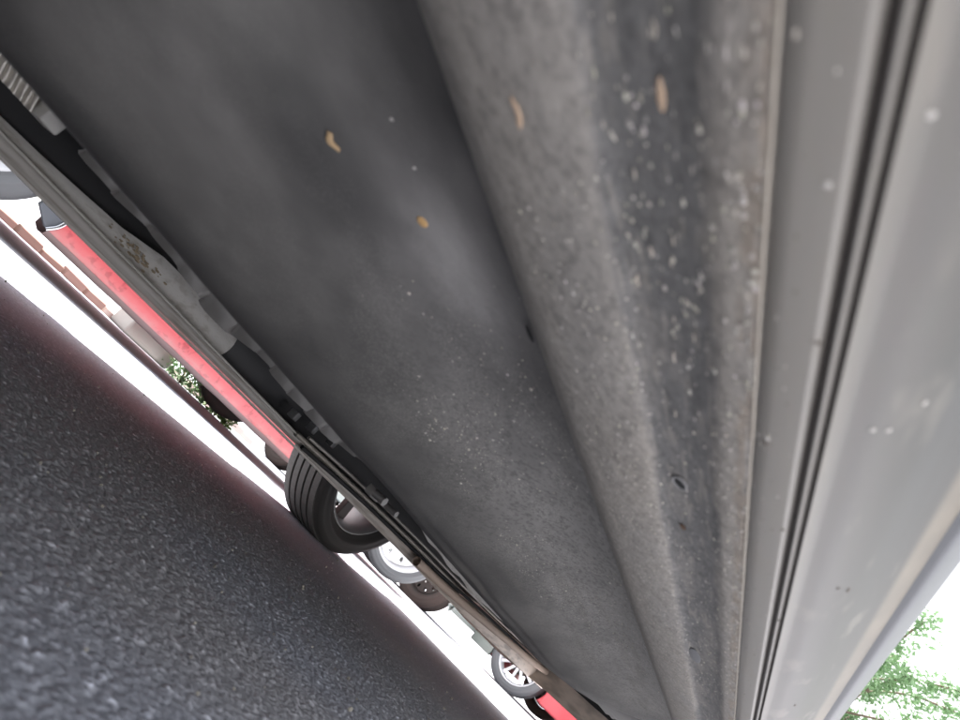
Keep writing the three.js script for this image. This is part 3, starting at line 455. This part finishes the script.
const cross = parked('red_hatchback', 'far red car standing crosswise, bright many-spoked wheel at its tail', [-2.3, 7.45], 90, { L: 3.8, Wd: 1.62, bottom: 0.14, axF: 1.05, axR: -1.4, R: 0.31, rim: 0.225, body: paint(RED), rear: { spokes: 12, style: 'thin', tyre: M.sunlitToneRubber, metal: M.white, label: 'bright many-spoked wheel' }, front: { spokes: 12, style: 'thin', tyre: M.sunlitToneRubber, metal: M.white }, farRear: { style: 'steel', tyre: M.brownRubber, metal: M.steel, label: 'dark wheel on the far side' }, farFront: { style: 'steel', tyre: M.brownRubber, metal: M.steel } });
part('mud_flap', new RoundedBoxGeometry(0.05, 0.14, 0.26, 3, 0.012).translate(0.76, 0.2, 1.83), mat([0.3, 0.33, 0.3], 0.7), cross);
part('side_skirt', new RoundedBoxGeometry(0.06, 0.2, 1.72, 3, 0.02).translate(0.79, 0.235, 0.17), paint(RED), cross);

// ================================================================== far edge of the lot: brick edging, concrete block, plants
{
  const e = thing('brick_edging', 'row of worn red bricks edging the ground, most coloured pale as if overexposed, seen under the low red car', 'edging', [-4.15, groundY(4.15, 2.2), -2.0], -0.05);
  const geos = [0, 1, 2].map((k) => new RoundedBoxGeometry(0.08, 0.045 + k * 0.004, 0.148, 2, 0.007)), mats = [mat([0.24, 0.16, 0.13], 0.9), mat([0.3, 0.21, 0.18], 0.9), mat([0.66, 0.6, 0.55], 0.9)];  // last colour is nearly white: overexposure put into the brick colour
  for (let i = 0; i < 16; i++) { const b = part('brick', geos[i % 3], mats[i > 5 || i < 1 ? 2 : Math.floor(rnd() * 2)], e); b.position.set(rr(-0.02, 0.02), 0.016 + rr(-0.008, 0.008), 0.2 - i * 0.166); b.rotation.set(rr(-0.05, 0.05), rr(-0.06, 0.06), rr(-0.05, 0.05)); }
  const c = part('concrete_block', new RoundedBoxGeometry(0.2, 0.13, 0.42, 3, 0.02).translate(0, 0.065, 0), mat([0.45, 0.46, 0.43], 0.9), scene); c.position.set(-3.98, groundY(3.98, 2.98), -2.98); c.userData = { label: 'pale grey concrete block between the bricks and the low green plant', category: 'block' };
}
function leafGeo(n, spread, size, fold = 0.25) {
  const p = [], uv = [];
  for (let i = 0; i < n; i++) {
    const c = spread(i), a = V(rr(-1, 1), rr(-0.7, 0.7), rr(-1, 1)).normalize(), b = V(rr(-1, 1), rr(-1, 1), rr(-1, 1)).cross(a).normalize(), nn = a.clone().cross(b), s = size * rr(0.6, 1.3), w = s * 0.42;
    const P = (x, y, z) => [c.x + a.x * x + b.x * y + nn.x * z, c.y + a.y * x + b.y * y + nn.y * z, c.z + a.z * x + b.z * y + nn.z * z];
    const t0 = P(-s / 2, 0, 0), t1 = P(s / 2, 0, 0), l = P(0, w / 2, fold * w), r = P(0, -w / 2, fold * w);
    p.push(...t0, ...l, ...t1, ...t0, ...t1, ...r); for (let k = 0; k < 6; k++) uv.push(0, 0);
  }
  const g = new THREE.BufferGeometry(); g.setAttribute('position', new THREE.Float32BufferAttribute(p, 3)); g.setAttribute('uv', new THREE.Float32BufferAttribute(uv, 2)); g.computeVertexNormals(); return g;
}
const leafMat = (rgb) => new THREE.MeshPhysicalMaterial({ color: new THREE.Color().setRGB(...rgb), roughness: 0.6, transmission: 0.35, thickness: 0, side: THREE.DoubleSide });
const LEAF = [leafMat([0.06, 0.13, 0.06]), leafMat([0.2, 0.33, 0.16]), leafMat([0.15, 0.22, 0.08])];
function shrub(label, x, z, h, r, m) {
  const t = thing('low_plant', label, 'plant', [x, groundY(x, z), -z]);
  const st = []; for (let i = 0; i < 9; i++) { const a = rr(0, 6.28), q = r * rr(0.3, 0.9); st.push(tube([[0, 0, 0], [Math.cos(a) * q * 0.4, h * 0.5, Math.sin(a) * q * 0.4], [Math.cos(a) * q, h * rr(0.7, 1), Math.sin(a) * q]], 0.004, 8, 5)); }
  part('stem', st, mat([0.1, 0.09, 0.04], 0.9), t);
  part('foliage', leafGeo(380, () => { const a = rr(0, 6.28), q = r * Math.sqrt(rnd()); return V(Math.cos(a) * q, h * rr(0.05, 1), Math.sin(a) * q); }, 0.045), LEAF[m], t);
}
shrub('bushy green plant behind the low red car, next to the concrete block', -3.85, 3.3, 0.14, 0.2, 1);
shrub('yellowish green plant close to the far wheel of the low red car', -3.75, 3.62, 0.11, 0.15, 2);

function tree(label, x, z, h, crownR, n, m) {
  const t = thing('roadside_tree', label, 'tree', [x, groundY(x, z), -z]);
  const trunk = [tube([[0, -0.1, 0], [0.06, h * 0.25, 0.05], [-0.05, h * 0.5, 0], [0.02, h * 0.82, 0.03]], 0.1, 24, 10)]; const pT = trunk[0].attributes.position; for (let i = 0; i < pT.count; i++) { const k = 1.25 - pT.getY(i) / h; pT.setX(i, pT.getX(i) * k); pT.setZ(i, pT.getZ(i) * k); }
  const tips = [];
  for (let i = 0; i < 34; i++) {
    const a = i * 2.4 + rr(-0.4, 0.4), y0 = h * lerp(0.3, 0.8, i / 33), fall = Math.sqrt(Math.max(0.06, 1 - ((y0 / h - 0.52) / 0.55) ** 2)), q = crownR * fall * rr(0.6, 1.05), y1 = Math.min(h * 0.99, y0 + h * rr(0.06, 0.22));
    const P = [[0, y0, 0], [Math.cos(a) * q * 0.5, lerp(y0, y1, 0.65), Math.sin(a) * q * 0.5], [Math.cos(a) * q, y1, Math.sin(a) * q]]; trunk.push(tube(P, 0.022, 10, 5));
    for (const f of [0.45, 0.65, 0.85, 1.0]) tips.push([Math.cos(a) * q * f, lerp(y0, y1, f) , Math.sin(a) * q * f, crownR * rr(0.13, 0.24)]);
  }
  part('trunk', trunk, mat([0.16, 0.12, 0.09], 0.95), t);
  part('crown', leafGeo(n, () => { const c = tips[Math.floor(rnd() * tips.length)]; const d = V(rr(-1, 1), rr(-0.55, 0.55), rr(-1, 1)).multiplyScalar(c[3] * rr(0.3, 1.15)); return V(c[0] + d.x, c[1] + d.y, c[2] + d.z); }, 0.13), LEAF[m], t);
}
tree('leafy green tree standing ahead beyond the door, taller of the two', 0.15, 16, 6.1, 1.7, 11000, 1);
tree('smaller green tree at the right corner of the picture', 2.2, 17.5, 5.5, 1.3, 5000, 1);

renderer.render(scene, camera);
